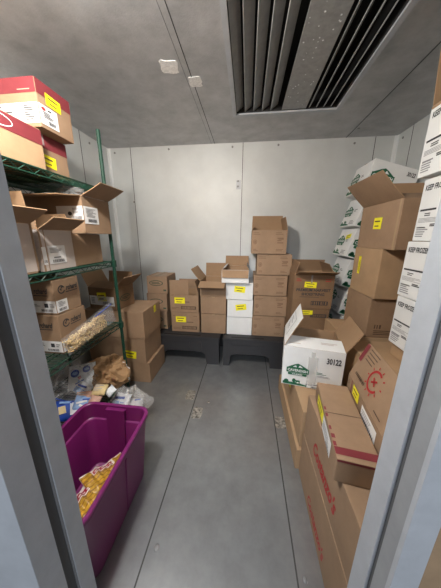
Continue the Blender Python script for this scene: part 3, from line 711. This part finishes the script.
# ------------------------------------------------------------------ bags
def blob(name, c, size, m, seed, amp=.25, sub=4, freq=2.2, flat=.0, rot=0, tip=None, parent=None):
    bm = bmesh.new(); bmesh.ops.create_icosphere(bm, subdivisions=sub, radius=1)
    for v in bm.verts:
        p = v.co.copy(); q = p * freq + Vector((seed, seed * 1.7, 0))
        r = 1 + amp * (noise.noise(q) + .5 * abs(noise.noise(q * 2.3)) * 2 - .35 + .35 * noise.noise(q * 5.1))
        p = p * r
        if p.z < -.75: p.z = -.75 + (p.z + .75) * .1
        if tip and p.z > .35: k_ = (p.z - .35) * tip; p.x *= max(.25, 1 - k_); p.y *= max(.25, 1 - k_)
        v.co = Vector((p.x * size[0], p.y * size[1], (p.z + .75) * size[2] / 1.6))
    o = link_bm(name, bm, [m], parent, False)
    if not parent: o.location = c; o.rotation_euler = (0, 0, rot)
    return o
Z4 = SH[3] + .001
# crumpled brown paper bag with an open foil-lined mouth
kb = thing('paper_bag', 'crumpled brown paper bag lying on the bottom shelf by the green post', 'bag', (-1.15, 1.51, Z4))
blob('bag_body', None, (.18, .16, .24), 'kraft', 3.1, .36, 4, 1.5, parent=kb)
o = blob('bag_mouth', None, (.05, .045, .16), 'foil', 5.5, .4, 3, 2.5, parent=kb); o['label'] = 'crinkled silvery lining'; o.location = (.120, .02, .04)
# packets
def packet(label, c, rot, L, W, T, m, deco, cat='packet', group=None, name='food_packet'):
    r = thing(name, label, cat, c, 0, group); r.rotation_euler = rot
    nx, ny = 12, 9; V = []; F = []; sd_ = random.random() * 9
    for top in (0, 1):
        for i in range(nx + 1):
            for q in range(ny + 1):
                u, v = i / nx, q / ny; e = (1 - abs(2 * u - 1) ** 3) * (1 - abs(2 * v - 1) ** 3)
                V.append(((u - .5) * L, (v - .5) * W, (T / 2 * e + .002) * (1 if top else -1) + .008 * noise.noise((u * 3 + sd_, v * 3, sd_))))
    N = (nx + 1) * (ny + 1)
    for top in (0, 1):
        for i in range(nx):
            for q in range(ny):
                a = top * N + i * (ny + 1) + q; f = (a, a + ny + 1, a + ny + 2, a + 1); F.append(f if top else f[::-1])
    for i in range(nx):
        a = i * (ny + 1); F.append((a, a + ny + 1, a + ny + 1 + N, a + N)); a += ny; F.append((a + N, a + ny + 1 + N, a + ny + 1, a))
    for q in range(ny):
        F.append((q, q + N, q + N + 1, q + 1)); a = nx * (ny + 1) + q; F.append((a + 1, a + N + 1, a + N, a))
    link('pouch', V, F, [m], r, None, True)
    if deco:
        a = Art((Vector((-L / 2, -W / 2, T / 2 + .004)), Vector((1, 0, 0)), Vector((0, 1, 0)), Vector((0, 0, 1))))
        deco(a, L, W); a.build('print', r)
    return r
Gk2 = 'food packets heaped under the shelving'
def d_logo(a, L, W):
    a.disc(L * .28, W * .62, .030, .030, 'blue').disc(L * .28, W * .62, .019, .012, 'skyblue', 1).disc(L * .70, W * .72, .028, .028, 'blue').disc(L * .70, W * .72, .017, .011, 'skyblue', 1)
    a.rect(L * .40, W * .36, L * .52, W * .48, 'pack_red', 0, 30).rect(L * .30, W * .22, L * .62, W * .27, 'blue', 0, 20).rect(L * .45, W * .1, L * .52, W * .34, 'skyblue', 0, 40)
def d_blue(a, L, W): a.rect(L * .1, W * .1, L * .55, W * .5, 'skyblue').rect(L * .15, W * .6, L * .8, W * .75, 'blue', 0, 6).lines(L * .6, W * .15, L * .9, W * .5, 3, 'skyblue')
def d_yel(a, L, W): a.rect(L * .12, W * .25, L * .36, W * .62, 'cream', 0, 15).rect(L * .5, W * .2, L * .9, W * .8, 'packet', 0, 8).rect(L * .1, W * .75, L * .5, W * .85, 'skyblue')
def d_sky(a, L, W): a.rect(L * .1, W * .5, L * .7, W * .62, 'label', 0, 20).rect(L * .3, W * .2, L * .9, W * .34, 'label', 0, -15).rect(L * .4, W * .7, L * .8, W * .8, 'blue', 0, 8)
def d_lines(a, L, W): a.lines(L * .15, W * .2, L * .8, W * .8, 4, 'liner')
packet('white packet with two round blue logos under the shelving', (-1.27, 1.37, Z4 + .175), (R_(45), R_(-4), R_(24)), .19, .19, .05, 'packet', d_logo, group=Gk2)
packet('dark blue packet with a pale yellow patch next to the left jamb', (-1.185, 1.12, Z4 + .085), (R_(28), R_(20), R_(38)), .17, .14, .05, 'blue', d_yel, group=Gk2)
packet('light blue film packet leaning on the dark blue packet', (-1.125, 1.175, Z4 + .10), (R_(42), R_(25), R_(30)), .11, .10, .03, 'skyblue', d_sky, group=Gk2)
packet('cream packet in the middle of the heap behind the tote', (-1.065, 1.285, Z4 + .135), (R_(22), R_(5), R_(10)), .095, .085, .045, 'cream', d_lines, group=Gk2)
packet('pinkish meat packet lying left of the cream packet', (-1.15, 1.215, Z4 + .115), (R_(32), 0, R_(15)), .105, .085, .04, 'pink', d_lines, group=Gk2)
packet('pinkish meat packet lying just in front of the cream packet', (-1.055, 1.205, Z4 + .105), (R_(32), 0, R_(-5)), .085, .07, .04, 'pink', None, group=Gk2)
packet('plain white packet lying just below the two-logo packet', (-1.20, 1.28, Z4 + .13), (R_(38), R_(5), R_(-18)), .14, .09, .035, 'packet', d_blue, group=Gk2)
packet('small white packet squeezed between cream packet and right clear bag', (-1.00, 1.31, Z4 + .11), (R_(30), R_(10), R_(-30)), .07, .07, .03, 'packet', None, group=Gk2)
packet('white packet with blue print inside the right clear bag', (-.96, 1.365, .17), (R_(40), R_(-8), R_(-14)), .15, .13, .05, 'packet', d_blue, group=Gk2)
packet('plain white packet at the right end inside the clear bag', (-.865, 1.40, .12), (R_(24), R_(12), R_(25)), .12, .11, .05, 'packet', d_sky, group=Gk2)
tag(blob('clear_bag', (-1.285, 1.30, Z4), (.17, .15, .29), 'film', 8.2, .34, 4, 2.2), 'large clear plastic bag around the two-logo packet under the shelving', 'bag')
tag(blob('clear_bag', (-.92, 1.38, .001), (.17, .14, .235), 'film2', 2.4, .36, 4, 2.4), 'crinkled clear plastic bag on the floor behind the tote', 'bag')
mb = MB(); mb.bar((-1.29, 1.135, .36), (-1.18, 1.145, .325), .004, 6); mb.bar((-1.31, 1.13, .345), (-1.265, 1.14, .385), .003, 6, 1)
tag(mb.build('marker_pen', ['blue', 'label']), 'thin dark blue stick with a white end beside the left jamb', 'pen')

# zip bag on the third shelf
zb = thing('zip_bag', 'clear zip bag of pale shredded food leaning on the third shelf cartons', 'bag', (-1.035, 1.28, SH[2] + .001))
U = Vector((.04, .50, .07)).normalized(); Vv = Vector((-.05, -.1, .30)).normalized(); Vv = (Vv - U * Vv.dot(U)).normalized(); Nn = U.cross(Vv)
if Nn.x < 0: Nn = -Nn
def pil(nx, ny, L, Wd, T, m, name, o0, taper, seed):
    V = []; F = []
    for top in (1, -1):
        for i in range(nx + 1):
            for q in range(ny + 1):
                u, v = i / nx, q / ny; e = max(0, (1 - abs(2 * u - 1) ** 3) * (1 - abs(2 * v - 1) ** 3))
                p = o0 + U * (u * L) + Vv * ((v * (1 - taper * (1 - u)) + .0) * Wd) + Nn * (top * (T / 2 * e * (1.2 - u * .8) + .0015) + .010 * noise.noise((u * 5 + seed, v * 4, seed)) * (.2 + e))
                V.append(p)
    N = (nx + 1) * (ny + 1)
    for k_ in (0, 1):
        for i in range(nx):
            for q in range(ny):
                a = k_ * N + i * (ny + 1) + q; f = (a, a + ny + 1, a + ny + 2, a + 1); F.append(f if k_ else f[::-1])
    for i in range(nx):
        for q in (0, ny): a = i * (ny + 1) + q; F.append((a, a + ny + 1, a + ny + 1 + N, a + N))
    for q in range(ny):
        for i in (0, nx): a = i * (ny + 1) + q; F.append((a, a + 1, a + 1 + N, a + N))
    return link(name, V, F, [m], zb, None, True)
o0 = Vector((.01, -.24, .022))
pil(24, 12, .44, .15, .06, 'film', 'bag_film', o0, .25, 2.)
mb = MB(); a0 = o0 + U * .25 + Vv * .125 + Nn * .022; a1 = o0 + U * .435 + Vv * .135 + Nn * .008
mb.bar(a0, a1, .0028, 5); mb.build('zip_strip', 'blue', zb)
# shredded filling: countless crumbs, one object
mb = MB()
for i in range(900):
    u, v = random.uniform(.02, .72), random.uniform(.05, .72) ; w_ = random.uniform(-1, 1) * .026 * (1 - abs(2 * v - 1) ** 3) * (1 - .5 * u)
    if v > .8 - .45 * u + .2: continue
    p = o0 + U * (u * .46) + Vv * (v * (1 - .25 * (1 - u)) * .16 + .003) + Nn * w_
    dr = Vector((random.gauss(0, 1), random.gauss(0, 1), random.gauss(0, 1))).normalized() * random.uniform(.004, .011)
    mb.bar(p - dr, p + dr, random.uniform(.002, .0035), 4, random.choice((0, 0, 0, 1)))
fil = mb.build('shredded_filling', ['crumb', 'cream']); fil.location = zb.location
tag(fil, 'pale shredded food filling the zip bag on the third shelf', 'food', kind='stuff')
# a scrap of clear film on the second-shelf open carton
tag(blob('clear_film', (-1.20, 1.47, 1.70), (.10, .055, .085), 'film2', 6.3, .5, 3, 2.4), 'scrap of clear plastic film poking out of the open carton under the top shelf', 'film')

# ------------------------------------------------------------------ light
def light(name, kind, loc, energy, col, **kw):
    l = bpy.data.lights.new(name, kind); l.energy = energy; l.color = col
    for a, b in kw.items(): setattr(l, a, b)
    o = bpy.data.objects.new(name, l); COL.objects.link(o); o.location = loc; return o
light('room_lamp', 'POINT', (-.66, .50, 2.30), 43, (1, .98, .945), shadow_soft_size=.07)
o = light('kitchen_light', 'AREA', (-.1, -1.6, 2.4), 30, (.86, .92, 1.0), shape='RECTANGLE', size=1.2, size_y=.6)
o.rotation_euler = (R_(45), 0, 0)
wd = bpy.data.worlds.new('w'); S.world = wd; wd.use_nodes = True
wd.node_tree.nodes['Background'].inputs[0].default_value = (.75, .85, 1, 1); wd.node_tree.nodes['Background'].inputs[1].default_value = .05

# ------------------------------------------------------------------ camera
cd = bpy.data.cameras.new('camera'); co = bpy.data.objects.new('camera', cd); COL.objects.link(co)
FPX = 217.29
cd.sensor_fit = 'VERTICAL'; cd.sensor_height = 36; cd.sensor_width = 27; cd.lens = 36 * FPX / 588; cd.clip_start = .02
CXp, CYp = 220.5, 294.
dy = Vector((247.5 - CXp, 237.5 - CYp, FPX)).normalized(); dz = -Vector((217 - CXp, 1128 - CYp, FPX)).normalized()
dx = dy.cross(dz)                                   # world axes in (right, down, forward)
M = Matrix(((dx.x, -dx.y, -dx.z), (dy.x, -dy.y, -dy.z), (dz.x, -dz.y, -dz.z)))
co.matrix_world = Matrix.Translation((0, 0, 1.45)) @ M.to_4x4()
S.camera = co
S.view_settings.view_transform = 'Standard'; S.view_settings.look = 'None'; S.view_settings.gamma = 1; S.view_settings.use_curve_mapping = False
S.view_settings.exposure = 1.15
